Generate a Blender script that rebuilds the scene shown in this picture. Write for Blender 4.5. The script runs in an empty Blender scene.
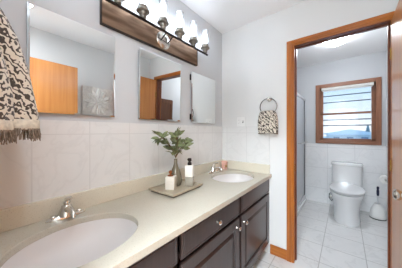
import bpy, bmesh, math, random
from mathutils import Vector, Matrix
random.seed(7)
PI = math.pi
SC = bpy.context.scene
COL = SC.collection

# ------------------------------------------------------------------ camera, world, exposure
CAMX, CAMH, TH = 1.177, 1.243, math.atan(144 / 180)
cd = bpy.data.cameras.new('camera'); cam = bpy.data.objects.new('camera', cd); COL.objects.link(cam)
cam.location = (CAMX, 0, CAMH); cam.rotation_euler = (PI / 2, 0, TH)
cd.sensor_width = 36; cd.lens = 36 * 180 / 402; cd.shift_y = -2.5 / 402; cd.clip_start = 0.01
SC.camera = cam
SC.view_settings.view_transform = 'Standard'; SC.view_settings.look = 'None'
SC.view_settings.gamma = 1; SC.view_settings.use_curve_mapping = False
SC.view_settings.exposure = 1.48
try:
    SC.cycles.max_bounces = 14; SC.cycles.diffuse_bounces = 8; SC.cycles.glossy_bounces = 6
    SC.cycles.transparent_max_bounces = 16; SC.cycles.caustics_reflective = False; SC.cycles.caustics_refractive = False
    SC.cycles.sample_clamp_indirect = 6
except Exception:
    pass
BULB, DOME, HALL_FILL, CEIL_FILL, SKY = 20.0, 18.0, 42.0, 4.0, 0.5  # hallway and vanity ceiling powers drive added fill lamps

def lin(r, g, b):
    f = lambda c: (c / 255) / 12.92 if c / 255 <= 0.04045 else ((c / 255 + 0.055) / 1.055) ** 2.4
    return (f(r), f(g), f(b), 1)

w = bpy.data.worlds.new('sky'); SC.world = w; w.use_nodes = True
nt = w.node_tree; nt.nodes.clear()
tc = nt.nodes.new('ShaderNodeTexCoord'); sp = nt.nodes.new('ShaderNodeSeparateXYZ'); cr = nt.nodes.new('ShaderNodeValToRGB')
bg = nt.nodes.new('ShaderNodeBackground'); wo = nt.nodes.new('ShaderNodeOutputWorld')
nt.links.new(tc.outputs['Generated'], sp.inputs[0]); nt.links.new(sp.outputs['Z'], cr.inputs[0])
cr.color_ramp.elements[0].position = 0.0; cr.color_ramp.elements[0].color = lin(226, 234, 242)
cr.color_ramp.elements[1].position = 0.30; cr.color_ramp.elements[1].color = lin(140, 192, 232)
nt.links.new(cr.outputs[0], bg.inputs[0]); bg.inputs[1].default_value = SKY
nt.links.new(bg.outputs[0], wo.inputs[0])

# fill light added in the unseen hallway to brighten the rooms (housing further down)
ld = bpy.data.lights.new('hallway_fill_light', 'AREA'); ld.shape = 'DISK'; ld.size = 0.5; ld.energy = HALL_FILL; ld.color = (0.80, 0.905, 1.0)
lo = bpy.data.objects.new('hallway_fill_light', ld); COL.objects.link(lo); lo.location = (1.1, -0.95, 2.36)
# second added fill light, on the vanity room ceiling out of frame (housing further down)
l2 = bpy.data.lights.new('ceiling_fill_light', 'AREA'); l2.shape = 'DISK'; l2.size = 0.3; l2.energy = CEIL_FILL; l2.color = (0.80, 0.905, 1.0)
lo2 = bpy.data.objects.new('ceiling_fill_light', l2); COL.objects.link(lo2); lo2.location = (1.05, 0.17, 2.374)

# ------------------------------------------------------------------ materials
def newmat(name):
    m = bpy.data.materials.new(name); m.use_nodes = True
    n = m.node_tree.nodes; p = n['Principled BSDF']
    return m, m.node_tree, p

def mat(name, col, rough=0.5, metal=0.0, coat=0.0, var=0.0, scale=20, trans=0.0, spec=0.5, bump=0.0, bscale=200):
    m, t, p = newmat(name)
    p.inputs['Roughness'].default_value = rough; p.inputs['Metallic'].default_value = metal
    p.inputs['Coat Weight'].default_value = coat; p.inputs['Coat Roughness'].default_value = 0.1
    p.inputs['Transmission Weight'].default_value = trans; p.inputs['Specular IOR Level'].default_value = spec
    c = lin(*col)
    tcn = t.nodes.new('ShaderNodeTexCoord')
    no = t.nodes.new('ShaderNodeTexNoise'); no.inputs['Scale'].default_value = scale; no.inputs['Detail'].default_value = 4
    t.links.new(tcn.outputs['Object'], no.inputs['Vector'])
    r = t.nodes.new('ShaderNodeValToRGB')
    k = var
    r.color_ramp.elements[0].position = 0.3; r.color_ramp.elements[1].position = 0.7
    r.color_ramp.elements[0].color = tuple(x * (1 - k) for x in c[:3]) + (1,)
    r.color_ramp.elements[1].color = tuple(min(1, x * (1 + k)) for x in c[:3]) + (1,)
    t.links.new(no.outputs[0], r.inputs[0]); t.links.new(r.outputs[0], p.inputs['Base Color'])
    if bump:
        n2 = t.nodes.new('ShaderNodeTexNoise'); n2.inputs['Scale'].default_value = bscale
        t.links.new(tcn.outputs['Object'], n2.inputs['Vector'])
        b = t.nodes.new('ShaderNodeBump'); b.inputs['Strength'].default_value = bump; b.inputs['Distance'].default_value = 0.002
        t.links.new(n2.outputs[0], b.inputs['Height']); t.links.new(b.outputs[0], p.inputs['Normal'])
    return m

def axes_vec(t, au, av, u0, v0):
    g = t.nodes.new('ShaderNodeNewGeometry'); s = t.nodes.new('ShaderNodeSeparateXYZ'); c = t.nodes.new('ShaderNodeCombineXYZ')
    t.links.new(g.outputs['Position'], s.inputs[0])
    for k, (a, o) in enumerate(((au, u0), (av, v0))):
        q = t.nodes.new('ShaderNodeMath'); q.operation = 'SUBTRACT'; q.inputs[1].default_value = o
        t.links.new(s.outputs[a], q.inputs[0]); t.links.new(q.outputs[0], c.inputs[k])
    return c.outputs[0], g.outputs['Position']

def tile(name, au, av, wd, hg, u0, v0, c1, c2, grout, vein, rough=0.25, mortar=0.003):
    m, t, p = newmat(name)
    v, pos = axes_vec(t, au, av, u0, v0)
    b = t.nodes.new('ShaderNodeTexBrick'); b.offset = 0; b.squash = 1
    b.inputs['Scale'].default_value = 1; b.inputs['Brick Width'].default_value = wd; b.inputs['Row Height'].default_value = hg
    b.inputs['Mortar Size'].default_value = mortar; b.inputs['Mortar Smooth'].default_value = 0.1
    t.links.new(v, b.inputs['Vector'])
    n = t.nodes.new('ShaderNodeTexNoise'); n.inputs['Scale'].default_value = 3.2; n.inputs['Detail'].default_value = 6; n.inputs['Distortion'].default_value = 1.6
    t.links.new(pos, n.inputs['Vector'])
    r = t.nodes.new('ShaderNodeValToRGB'); e = r.color_ramp.elements
    e[0].position = 0.30; e[0].color = lin(*c1); e[1].position = 0.70; e[1].color = lin(*c2)
    mid = tuple((p_ + q_) / 2 for p_, q_ in zip(c1, c2)); x = e.new(0.47); x.color = lin(*mid); x = e.new(0.5); x.color = lin(*vein); x = e.new(0.53); x.color = lin(*mid)
    t.links.new(n.outputs[0], r.inputs[0])
    t.links.new(r.outputs[0], b.inputs['Color1']); t.links.new(r.outputs[0], b.inputs['Color2'])
    b.inputs['Mortar'].default_value = lin(*grout)
    t.links.new(b.outputs['Color'], p.inputs['Base Color'])
    p.inputs['Roughness'].default_value = rough
    bu = t.nodes.new('ShaderNodeBump'); bu.invert = True; bu.inputs['Strength'].default_value = 0.4; bu.inputs['Distance'].default_value = 0.002
    t.links.new(b.outputs['Fac'], bu.inputs['Height']); t.links.new(bu.outputs[0], p.inputs['Normal'])
    return m

def wood(name, axis, a, b, rough=0.3, coat=0.4, scale=1.0):
    m, t, p = newmat(name)
    g = t.nodes.new('ShaderNodeNewGeometry'); mp = t.nodes.new('ShaderNodeMapping')
    s = [55 * scale] * 3; s[axis] = 2.2 * scale; mp.inputs['Scale'].default_value = s
    t.links.new(g.outputs['Position'], mp.inputs['Vector'])
    n = t.nodes.new('ShaderNodeTexNoise'); n.inputs['Scale'].default_value = 1; n.inputs['Detail'].default_value = 5; n.inputs['Distortion'].default_value = 0.6
    t.links.new(mp.outputs[0], n.inputs['Vector'])
    r = t.nodes.new('ShaderNodeValToRGB'); r.color_ramp.elements[0].position = 0.3; r.color_ramp.elements[1].position = 0.7
    r.color_ramp.elements[0].color = lin(*a); r.color_ramp.elements[1].color = lin(*b)
    t.links.new(n.outputs[0], r.inputs[0]); t.links.new(r.outputs[0], p.inputs['Base Color'])
    p.inputs['Roughness'].default_value = rough; p.inputs['Coat Weight'].default_value = coat; p.inputs['Coat Roughness'].default_value = 0.16
    return m

def emis(name, col, strength):
    m, t, p = newmat(name)
    p.inputs['Base Color'].default_value = lin(*col); p.inputs['Emission Color'].default_value = lin(*col); p.inputs['Emission Strength'].default_value = strength
    return m

def thin_glass(name, tint=(1, 1, 1), milk=0.0, milkcol=(220, 228, 232), rough=0.02, through=0.5):
    m = bpy.data.materials.new(name); m.use_nodes = True; t = m.node_tree; t.nodes.clear()
    o = t.nodes.new('ShaderNodeOutputMaterial'); tr = t.nodes.new('ShaderNodeBsdfTransparent'); gl = t.nodes.new('ShaderNodeBsdfGlossy')
    fr = t.nodes.new('ShaderNodeFresnel'); fr.inputs[0].default_value = 1.45
    gl.inputs['Roughness'].default_value = rough; tr.inputs[0].default_value = (*tint, 1)
    mx = t.nodes.new('ShaderNodeMixShader'); t.links.new(fr.outputs[0], mx.inputs[0])
    base = tr.outputs[0]
    if milk:
        df = t.nodes.new('ShaderNodeBsdfDiffuse'); df.inputs[0].default_value = lin(*milkcol)
        tl = t.nodes.new('ShaderNodeBsdfTranslucent'); tl.inputs[0].default_value = lin(*milkcol)
        m2 = t.nodes.new('ShaderNodeMixShader'); m2.inputs[0].default_value = through
        t.links.new(df.outputs[0], m2.inputs[1]); t.links.new(tl.outputs[0], m2.inputs[2])
        m3 = t.nodes.new('ShaderNodeMixShader'); m3.inputs[0].default_value = milk
        t.links.new(tr.outputs[0], m3.inputs[1]); t.links.new(m2.outputs[0], m3.inputs[2]); base = m3.outputs[0]
    t.links.new(base, mx.inputs[1]); t.links.new(gl.outputs[0], mx.inputs[2]); t.links.new(mx.outputs[0], o.inputs[0])
    return m

def towel_mat(name, sc):
    m, t, p = newmat(name)
    g = t.nodes.new('ShaderNodeTexCoord')
    wv = t.nodes.new('ShaderNodeTexWave'); wv.wave_type = 'BANDS'; wv.bands_direction = 'DIAGONAL'
    wv.inputs['Scale'].default_value = sc; wv.inputs['Distortion'].default_value = 9; wv.inputs['Detail'].default_value = 1.5; wv.inputs['Detail Scale'].default_value = 2.6
    t.links.new(g.outputs['Object'], wv.inputs['Vector'])
    r = t.nodes.new('ShaderNodeValToRGB'); e = r.color_ramp.elements
    e[0].position = 0.34; e[0].color = lin(74, 65, 58); e[1].position = 0.46; e[1].color = lin(220, 211, 195)
    t.links.new(wv.outputs[0], r.inputs[0]); t.links.new(r.outputs[0], p.inputs['Base Color'])
    p.inputs['Roughness'].default_value = 0.95; p.inputs['Sheen Weight'].default_value = 0.3
    n = t.nodes.new('ShaderNodeTexNoise'); n.inputs['Scale'].default_value = 260; t.links.new(g.outputs['Object'], n.inputs['Vector'])
    b = t.nodes.new('ShaderNodeBump'); b.inputs['Strength'].default_value = 0.7; b.inputs['Distance'].default_value = 0.004
    t.links.new(n.outputs[0], b.inputs['Height']); t.links.new(b.outputs[0], p.inputs['Normal'])
    return m

def speckle(name, base, dots, rough=0.25):
    m, t, p = newmat(name)
    g = t.nodes.new('ShaderNodeTexCoord')
    v = t.nodes.new('ShaderNodeTexNoise'); v.inputs['Scale'].default_value = 170; v.inputs['Detail'].default_value = 2
    t.links.new(g.outputs['Object'], v.inputs['Vector'])
    r = t.nodes.new('ShaderNodeValToRGB'); e = r.color_ramp.elements
    e[0].position = 0.30; e[0].color = lin(*dots); e[1].position = 0.42; e[1].color = lin(*base)
    t.links.new(v.outputs[0], r.inputs[0])
    n = t.nodes.new('ShaderNodeTexNoise'); n.inputs['Scale'].default_value = 5; t.links.new(g.outputs['Object'], n.inputs['Vector'])
    mx = t.nodes.new('ShaderNodeMix'); mx.data_type = 'RGBA'; mx.blend_type = 'MULTIPLY'; mx.inputs['Factor'].default_value = 0.12
    t.links.new(r.outputs[0], mx.inputs[6]); t.links.new(n.outputs[0], mx.inputs[7]); t.links.new(mx.outputs[2], p.inputs['Base Color'])
    p.inputs['Roughness'].default_value = rough
    return m

def plate_mat():
    m, t, p = newmat('bronze_plate')
    g = t.nodes.new('ShaderNodeTexCoord'); mp = t.nodes.new('ShaderNodeMapping'); mp.inputs['Scale'].default_value = (4, 4, 26)
    t.links.new(g.outputs['Object'], mp.inputs[0])
    n = t.nodes.new('ShaderNodeTexNoise'); n.inputs['Scale'].default_value = 1; n.inputs['Detail'].default_value = 3
    t.links.new(mp.outputs[0], n.inputs[0])
    r = t.nodes.new('ShaderNodeValToRGB'); e = r.color_ramp.elements
    e[0].position = 0.3; e[0].color = lin(108, 82, 62); e[1].position = 0.75; e[1].color = lin(168, 140, 116)
    t.links.new(n.outputs[0], r.inputs[0]); t.links.new(r.outputs[0], p.inputs['Base Color'])
    p.inputs['Metallic'].default_value = 0.8; p.inputs['Roughness'].default_value = 0.42
    return m

M = dict(
    wall=mat('wall_paint_grey', (204, 207, 209), 0.75, var=0.01, scale=3),
    wallfar=mat('wall_paint_white', (226, 226, 224), 0.75, var=0.01, scale=3),
    wallbath=mat('wall_paint_bath', (202, 204, 206), 0.75, var=0.01, scale=3),
    ceil=mat('ceiling_paint', (246, 246, 246), 0.85, var=0.01, scale=3),
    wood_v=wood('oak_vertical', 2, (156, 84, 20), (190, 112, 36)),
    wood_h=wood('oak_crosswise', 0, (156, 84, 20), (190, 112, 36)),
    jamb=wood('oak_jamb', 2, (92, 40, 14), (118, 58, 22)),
    door=wood('oak_door', 2, (194, 122, 60), (212, 142, 78), 0.35, 0.45, 0.5),
    winw=wood('window_wood_brown', 0, (128, 80, 54), (158, 104, 74), 0.4, 0.2),
    winwv=wood('window_wood_brown_upright', 2, (128, 80, 54), (158, 104, 74), 0.4, 0.2),
    espresso=wood('espresso_wood', 2, (46, 33, 30), (58, 43, 39), 0.35, 0.2),
    cabw=wood('cabinet_brown_wood', 2, (96, 56, 30), (120, 74, 42), 0.4, 0.2),
    black=mat('shadow_black', (16, 14, 13), 0.8),
    counter=speckle('quartz_beige', (200, 193, 177), (187, 177, 158)),
    splash=speckle('quartz_splash', (228, 221, 202), (212, 203, 182)),
    porc=mat('white_porcelain', (226, 226, 226), 0.12, coat=0.3),
    basin=mat('basin_porcelain', (220, 215, 212), 0.4, coat=0.0),
    chrome=mat('chrome', (225, 222, 215), 0.12, 1.0),
    nickel=mat('brushed_nickel', (226, 222, 214), 0.25, 1.0),
    bronze=mat('dark_bronze', (52, 44, 40), 0.4, 0.8),
    pewter=mat('antique_pewter', (136, 130, 120), 0.35, 0.8, var=0.2, scale=60),
    plate=plate_mat(),
    white=mat('white_plastic', (236, 236, 234), 0.4),
    dark=mat('dark_slot', (60, 60, 60), 0.6), slot=mat('grey_slot', (150, 150, 150), 0.6),
    mirror=mat('mirror_silver', (238, 240, 240), 0.0, 1.0),
    bevel=mat('mirror_bevel', (240, 242, 242), 0.06, 1.0),
    mframe=mat('mirror_case_steel', (196, 198, 200), 0.35, 0.6),
    towel=towel_mat('towel_damask', 21), towels=towel_mat('towel_damask_small', 15),
    fringe=mat('towel_fringe', (132, 118, 104), 0.95, var=0.4, scale=90),
    band=mat('towel_band', (206, 197, 180), 0.95, var=0.2, scale=80),
    vase=mat('smoky_glass', (150, 140, 118), 0.08, trans=0.45, coat=0.4),
    candle=mat('white_marble_jar', (228, 222, 210), 0.5, var=0.04, scale=30),
    copper=mat('copper', (176, 112, 70), 0.3, 1.0),
    soapw=mat('soap_white', (236, 230, 220), 0.4),
    soapg=mat('soap_base_glass', (190, 182, 166), 0.15, trans=0.4),
    trayt=mat('tray_ivory', (172, 160, 138), 0.4, var=0.06, scale=40),
    trayd=mat('tray_dark', (70, 60, 48), 0.5),
    leaf=mat('leaf_green', (116, 124, 84), 0.5, var=0.62, scale=34),
    stem=mat('stem_brown', (110, 90, 56), 0.7, var=0.2),
    pink=mat('pink_glass', (226, 176, 160), 0.2, coat=0.5),
    gold=mat('gold_metal', (220, 190, 130), 0.2, 1.0),
    alu=mat('aluminium', (226, 228, 230), 0.35, 0.4),
    alud=mat('aluminium_grey', (104, 108, 110), 0.4, 0.6),
    steel=mat('ring_steel', (142, 142, 142), 0.2, 1.0),
    art=mat('plaster_relief', (240, 237, 231), 0.85, var=0.1, scale=30, bump=0.5, bscale=60),
    brushw=mat('brush_holder_white', (228, 227, 224), 0.35),
    blue=mat('dark_blue_plastic', (40, 46, 72), 0.4),
    paper=mat('tissue_paper', (244, 243, 240), 0.95),
    blind=mat('blind_fabric', (222, 220, 214), 0.8),
    bar=mat('grey_bar', (70, 92, 112), 0.5),
    glass=thin_glass('clear_glass', milk=0.3, milkcol=(250, 250, 250), rough=0.15),
    wglass=thin_glass('window_glass'),
    frost=thin_glass('shower_glass', (0.9, 0.94, 0.97), milk=0.88, milkcol=(234, 240, 244), rough=0.15, through=0.25),
    bulb=emis('bulb_glow', (226, 239, 255), BULB),
    dome=emis('dome_glow', (240, 246, 255), DOME),
    hallfill=emis('hall_fill_glow', (255, 250, 242), 4.0),  # glow meant for the added hallway lamp, unused
    brass=mat('brass', (196, 160, 92), 0.25, 1.0),
    snow=mat('snow', (236, 240, 245), 0.9, var=0.03, scale=0.5),
    house=mat('house_siding', (206, 212, 216), 0.8, var=0.03),
    house2=mat('house_siding_tan', (206, 206, 206), 0.8, var=0.03),
    roof=mat('roof_snow', (226, 232, 240), 0.8),
    pane=mat('house_window', (120, 142, 164), 0.2),
    bark=mat('bark', (92, 84, 80), 0.9, var=0.2),
    fir=mat('conifer', (140, 158, 164), 0.9, var=0.3, scale=4),
    walltile=tile('marble_wall_tile', 1, 2, 0.25, 0.345, 0.166, 0.193, (226, 227, 226), (230, 231, 230), (217, 218, 217), (223, 224, 223)),
    walltilef=tile('marble_wall_tile_end', 0, 2, 0.25, 0.345, 0.075, 0.193, (224, 224, 222), (228, 228, 226), (214, 214, 212), (221, 221, 219)),
    walltileb=tile('marble_wall_tile_bath', 0, 2, 0.36, 0.36, 0.22, 0.25, (236, 236, 236), (240, 240, 240), (216, 216, 216), (232, 232, 232)),
    walltiles=tile('marble_wall_tile_side', 1, 2, 0.36, 0.36, 0.1, 0.25, (236, 236, 236), (240, 240, 240), (216, 216, 216), (232, 232, 232)),
    floor=tile('floor_tile', 0, 1, 0.352, 0.32, 0.985 - 0.352 * 4, 2.36 - 0.32 * 14, (220, 219, 217), (226, 225, 223), (180, 178, 174), (213, 212, 210), 0.22, 0.0035),
)

# ------------------------------------------------------------------ mesh helpers
class B:
    def __init__(s): s.bm = bmesh.new()
    def face(s, pts, mi=0):
        f = s.bm.faces.new([s.bm.verts.new(p) for p in pts]); f.material_index = mi; return f
    def box(s, x0, x1, y0, y1, z0, z1, bev=0.0, mi=0, seg=2):
        r = bmesh.ops.create_cube(s.bm, size=1, matrix=Matrix.Translation(((x0 + x1) / 2, (y0 + y1) / 2, (z0 + z1) / 2)) @ Matrix.Diagonal((abs(x1 - x0), abs(y1 - y0), abs(z1 - z0), 1)))
        vs = r['verts']; fs = set(f for v in vs for f in v.link_faces)
        for f in fs: f.material_index = mi
        if bev:
            es = set(e for v in vs for e in v.link_edges)
            bmesh.ops.bevel(s.bm, geom=list(es), offset=bev, segments=seg, affect='EDGES', profile=0.5, material=mi)
        return s
    def loft(s, rings, cap=True, mi=0, close=True):
        vr = [[s.bm.verts.new(p) for p in r] for r in rings]
        n = len(vr[0])
        for a, b in zip(vr, vr[1:]):
            for i in range(n if close else n - 1):
                j = (i + 1) % n
                f = s.bm.faces.new((a[i], a[j], b[j], b[i])); f.material_index = mi
        if cap:
            s.bm.faces.new(list(reversed(vr[0]))).material_index = mi; s.bm.faces.new(vr[-1]).material_index = mi
        return s
    def lathe(s, prof, c=(0, 0, 0), axis=2, n=24, sx=1.0, sy=1.0, mi=0, cap=True):
        rings = []
        for r, h in prof:
            ring = []
            for k in range(n):
                a = 2 * PI * k / n; u, v = r * math.cos(a) * sx, r * math.sin(a) * sy
                p = (u, v, h) if axis == 2 else ((h, u, v) if axis == 0 else (v, h, u))
                ring.append((p[0] + c[0], p[1] + c[1], p[2] + c[2]))
            rings.append(ring)
        return s.loft(rings, cap, mi)
    def tube(s, pts, rad, n=10, mi=0, cyc=False):
        pts = [Vector(p) for p in pts]; N = len(pts)
        rad = rad if isinstance(rad, (list, tuple)) else [rad] * N
        rings = []; up = None
        for i, p in enumerate(pts):
            if cyc: d = pts[(i + 1) % N] - pts[i - 1]
            else: d = pts[min(i + 1, N - 1)] - pts[max(i - 1, 0)]
            d.normalize()
            if up is None: up = Vector((0, 0, 1)) if abs(d.z) < 0.9 else Vector((1, 0, 0))
            a = d.cross(up).normalized(); b = a.cross(d).normalized(); up = b
            rings.append([tuple(p + rad[i] * (math.cos(2 * PI * k / n) * a + math.sin(2 * PI * k / n) * b)) for k in range(n)])
        if cyc: rings.append(rings[0])
        return s.loft(rings, not cyc, mi)
    def sphere(s, c, r, sx=1, sy=1, sz=1, n=16):
        bmesh.ops.create_uvsphere(s.bm, u_segments=n, v_segments=max(6, n // 2), radius=r, matrix=Matrix.Translation(c) @ Matrix.Diagonal((sx, sy, sz, 1))); return s
    def build(s, name, mats, parent=None, loc=(0, 0, 0), smooth=None, rot=None):
        bmesh.ops.remove_doubles(s.bm, verts=s.bm.verts, dist=1e-6)
        bmesh.ops.recalc_face_normals(s.bm, faces=s.bm.faces)
        me = bpy.data.meshes.new(name); s.bm.to_mesh(me); s.bm.free()
        for m in (mats if isinstance(mats, (list, tuple)) else [mats]): me.materials.append(m)
        if smooth is not None:
            me.polygons.foreach_set('use_smooth', [True] * len(me.polygons))
            me.set_sharp_from_angle(angle=math.radians(smooth))
        o = bpy.data.objects.new(name, me); COL.objects.link(o); o.location = loc
        if rot: o.rotation_euler = rot
        if parent: o.parent = parent
        return o

def thing(name, label, cat, loc=(0, 0, 0), group=None, rz=0.0):
    o = bpy.data.objects.new(name, None); COL.objects.link(o); o.empty_display_size = 0.05
    o.location = loc; o.rotation_euler = (0, 0, rz)
    return tag(o, label, cat, group)

def tag(o, label, cat, group=None):
    o['label'] = label; o['category'] = cat
    if group: o['group'] = group
    return o

def struct(o):
    o['kind'] = 'structure'; return o

def dup(root, loc, label=None, rz=None):
    r = root.copy(); COL.objects.link(r); r.location = loc
    if rz is not None: r.rotation_euler[2] = rz
    if label: r['label'] = label
    def kids(src, dst):
        for ch in list(src.children):
            c = ch.copy(); COL.objects.link(c); c.parent = dst; kids(ch, c)
    kids(root, r)
    return r

def sub(o, lv=1):
    m = o.modifiers.new('smooth', 'SUBSURF'); m.levels = lv; m.render_levels = lv; return o

# ------------------------------------------------------------------ the setting
H, YF, YFB, YB, XR, YN = 2.44, 1.883, 1.975, 3.79, 1.655, -0.030
b = B(); b.box(-0.35, XR + 0.1, -1.7, YB + 0.12, -0.1, 0); struct(b.build('floor', M['floor']))
b = B(); b.box(-0.35, XR + 0.1, -1.7, YB + 0.12, H, H + 0.1); struct(b.build('ceiling', M['ceil']))
b = B(); b.box(-0.1, 0, YN - 0.11, YFB, 0, H); struct(b.build('wall_left', M['wall']))
b = B(); b.box(XR, XR + 0.1, -1.7, YB + 0.12, 0, H); struct(b.build('wall_right', M['wallfar']))
DL, DR, DT = 0.80, 1.440, 2.05                                      # doorway of the toilet room
b = B(); b.box(0, DL - 0.018, YF, YFB, 0, H); b.box(DR + 0.018, XR, YF, YFB, 0, H); b.box(DL - 0.018, DR + 0.018, YF, YFB, DT + 0.018, H)
struct(b.build('wall_far', M['wallfar']))
b = B(); b.box(-0.1, 0.69, YN - 0.11, YN, 0, H); b.box(1.51, XR, YN - 0.11, YN, 0, H); b.box(0.69, 1.51, YN - 0.11, YN, 2.05, H)
struct(b.build('wall_near', M['wall']))
WX0, WX1, WZ0, WZ1 = 0.815, 1.56, 1.085, 2.01                       # window hole
b = B(); b.box(-0.35, WX0, YB, YB + 0.12, 0, H); b.box(WX1, XR, YB, YB + 0.12, 0, H); b.box(WX0, WX1, YB, YB + 0.12, 0, WZ0); b.box(WX0, WX1, YB, YB + 0.12, WZ1, H)
struct(b.build('wall_back', M['wallbath']))
b = B(); b.box(-0.35, -0.25, YFB, YB, 0, H); struct(b.build('wall_shower', M['walltiles']))
b = B(); b.box(-0.35, 0.0, YFB - 0.01, YFB + 0.08, 0, H); struct(b.build('wall_shower_end', M['walltileb']))
b = B(); b.box(-0.1, 0.0, -1.7, YN - 0.11, 0, H); struct(b.build('wall_hall_left', M['wallfar']))
b = B(); b.box(-0.1, XR, -1.8, -1.7, 0, H); struct(b.build('wall_hall_end', M['wallfar']))
# marble tile wainscot
b = B(); b.box(0, 0.009, YN, YF, 0, 1.302, 0.001); struct(b.build('wall_left_tile', M['walltile']))
b = B(); b.box(0.009, 0.572, YF - 0.009, YF, 0, 1.300, 0.001); struct(b.build('wall_far_tile', M['walltilef']))
b = B(); b.box(-0.25, XR, YB - 0.004, YB, 0, 1.03); struct(b.build('wall_back_tile', M['walltileb']))
b = B(); b.box(XR - 0.004, XR, YFB, YB - 0.004, 0, 1.03); struct(b.build('wall_right_tile', M['walltiles']))
# baseboard and casings
b = B(); b.box(0.58, 0.738, YF - 0.014, YF, 0, 0.096, 0.004); struct(b.build('baseboard_far', M['wood_h']))
b = B(); b.box(XR - 0.014, XR, YN, 1.86, 0, 0.096, 0.004); struct(b.build('baseboard_right', M['wood_h']))
def casing(name, x0, x1, zt, y, sgn, wd=0.066):
    b = B()
    for (d0, d1, th) in ((0.0, wd * 0.62, 0.019), (wd * 0.62, wd * 0.88, 0.014), (wd * 0.88, wd, 0.009)):     # outer band to inner band
        xa, xb = x0 - wd + d0, x0 - wd + d1
        b.box(xa, xb, y, y + sgn * th, 0, zt + (wd - d0) * 0.75, 0.002, 0)
        b.box(x1 + wd - d1, x1 + wd - d0, y, y + sgn * th, 0, zt + (wd - d0) * 0.75, 0.002, 0)
        b.box(xa, x1 + wd - d0, y, y + sgn * th * 1.005, zt + (wd - d1) * 0.75, zt + (wd - d0) * 0.75, 0.002, 1)
    return struct(b.build(name, [M['wood_v'], M['wood_h']]))
casing('trim_1', DL + 0.004, DR - 0.004, DT + 0.004, YF, -1)
casing('trim_2', DL + 0.004, DR - 0.004, DT + 0.004, YFB, 1)
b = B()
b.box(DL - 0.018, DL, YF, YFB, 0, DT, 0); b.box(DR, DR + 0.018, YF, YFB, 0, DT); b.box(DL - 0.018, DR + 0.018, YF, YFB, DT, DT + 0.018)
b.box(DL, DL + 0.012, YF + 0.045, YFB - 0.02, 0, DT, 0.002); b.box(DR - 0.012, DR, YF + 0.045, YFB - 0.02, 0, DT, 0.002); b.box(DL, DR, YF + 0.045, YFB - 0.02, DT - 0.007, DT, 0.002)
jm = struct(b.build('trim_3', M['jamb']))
b = B(); b.box(DL, DL + 0.0025, YF + 0.008, YF + 0.036, 0.86, 0.93, 0.001); b.build('strike_plate', M['brass'], jm)
casing('trim_4', 0.694, 1.506, 2.034, YN, 1)
b = B(); b.box(0.69, 0.708, YN - 0.11, YN, 0, 2.032); b.box(1.492, 1.51, YN - 0.11, YN, 0, 2.032); b.box(0.69, 1.51, YN - 0.11, YN, 2.032, 2.05); struct(b.build('trim_5', M['jamb']))

# doors (origin on the hinge line, slab along +X)
def door(name, loc, rz, wd, ht):
    b = B(); b.box(0.002, wd, -0.018, 0.018, 0.008, ht, 0.002); o = struct(b.build(name, M['door'], None, loc, None, (0, 0, rz)))
    for sg in (-1, 1):
        b = B(); prof = [(0.031, 0), (0.031, 0.004), (0.026, 0.009), (0.012, 0.014), (0.011, 0.028), (0.019, 0.034), (0.027, 0.044), (0.027, 0.054), (0.020, 0.062), (0.008, 0.065)]
        b.lathe([(r, sg * (0.018 + h)) for r, h in prof], (wd - 0.062, 0, 0.93), 1, 24); b.build('knob', M['nickel'], o, smooth=40)
    b = B(); b.box(wd - 0.001, wd + 0.0015, -0.012, 0.012, 0.89, 0.97, 0.0005); b.build('latch_plate', M['brass'], o)
    for z in (0.2, 1.0, 1.8):
        b = B(); b.lathe([(0.006, -0.04), (0.006, 0.04)], (0, -0.02, z), 2, 10); b.build('hinge', M['brass'], o)
    return o
door('door_1', (1.437 + 0.018, YF - 0.021, 0), math.radians(-91.0), 0.625, 2.04)
door('door_2', (1.465, YN + 0.022, 0), math.radians(90.0), 0.795, 2.03)

# window of the toilet room
wn = struct(bpy.data.objects.new('window_1', None)); COL.objects.link(wn); wn.location = ((WX0 + WX1) / 2, YB, WZ0)
ox, oy, oz = wn.location
def L(b_, name, m, par=wn, **k): return b_.build(name, m, par, **k)
b = B(); cw = 0.062
for (x0, x1, z0, z1, mi) in ((0.769, 0.769 + cw, 1.038, 2.06, 1), (1.604 - cw, 1.604, 1.038, 2.06, 1), (0.769 + cw, 1.604 - cw, 2.06 - cw, 2.06, 0), (0.769 + cw, 1.604 - cw, 1.038, 1.038 + cw, 0)):
    b.box(x0 - ox, x1 - ox, -0.022, 0.0, z0 - oz, z1 - oz, 0.004, mi)
L(b, 'window_casing', [M['winw'], M['winwv']])
b = B()
for (x0, x1, z0, z1) in ((WX0, WX0 + 0.012, WZ0, WZ1), (WX1 - 0.012, WX1, WZ0, WZ1), (WX0, WX1, WZ1 - 0.012, WZ1), (WX0, WX1, WZ0, WZ0 + 0.012)):
    b.box(x0 - ox, x1 - ox, 0, 0.12, z0 - oz, z1 - oz)
L(b, 'window_jamb', M['winw'])
ZM = 1.53
def sash(z0, z1, y, st, bars):
    b = B(); xa, xb = WX0 + 0.012, WX1 - 0.012
    b.box(xa - ox, xa + 0.05 - ox, y, y + 0.03, z0 - oz, z1 - oz, 0.003, 1); b.box(xb - 0.05 - ox, xb - ox, y, y + 0.03, z0 - oz, z1 - oz, 0.003, 1)
    b.box(xa - ox, xb - ox, y, y + 0.03, z0 - oz, z0 + st - oz, 0.003); b.box(xa - ox, xb - ox, y, y + 0.03, z1 - st - oz, z1 - oz, 0.003)
    o = L(b, 'sash', [M['winw'], M['winwv']])
    b = B(); b.box(xa + 0.045 - ox, xb - 0.045 - ox, y + 0.012, y + 0.016, z0 + st * 0.9 - oz, z1 - st * 0.9 - oz); b.build('pane', M['wglass'], o)
    for z in bars:
        b = B(); b.box(xa + 0.045 - ox, xb - 0.045 - ox, y + 0.02, y + 0.032, z - 0.008 - oz, z + 0.008 - oz, 0.002); b.build('glazing_bar', M['bar'], o)
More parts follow.
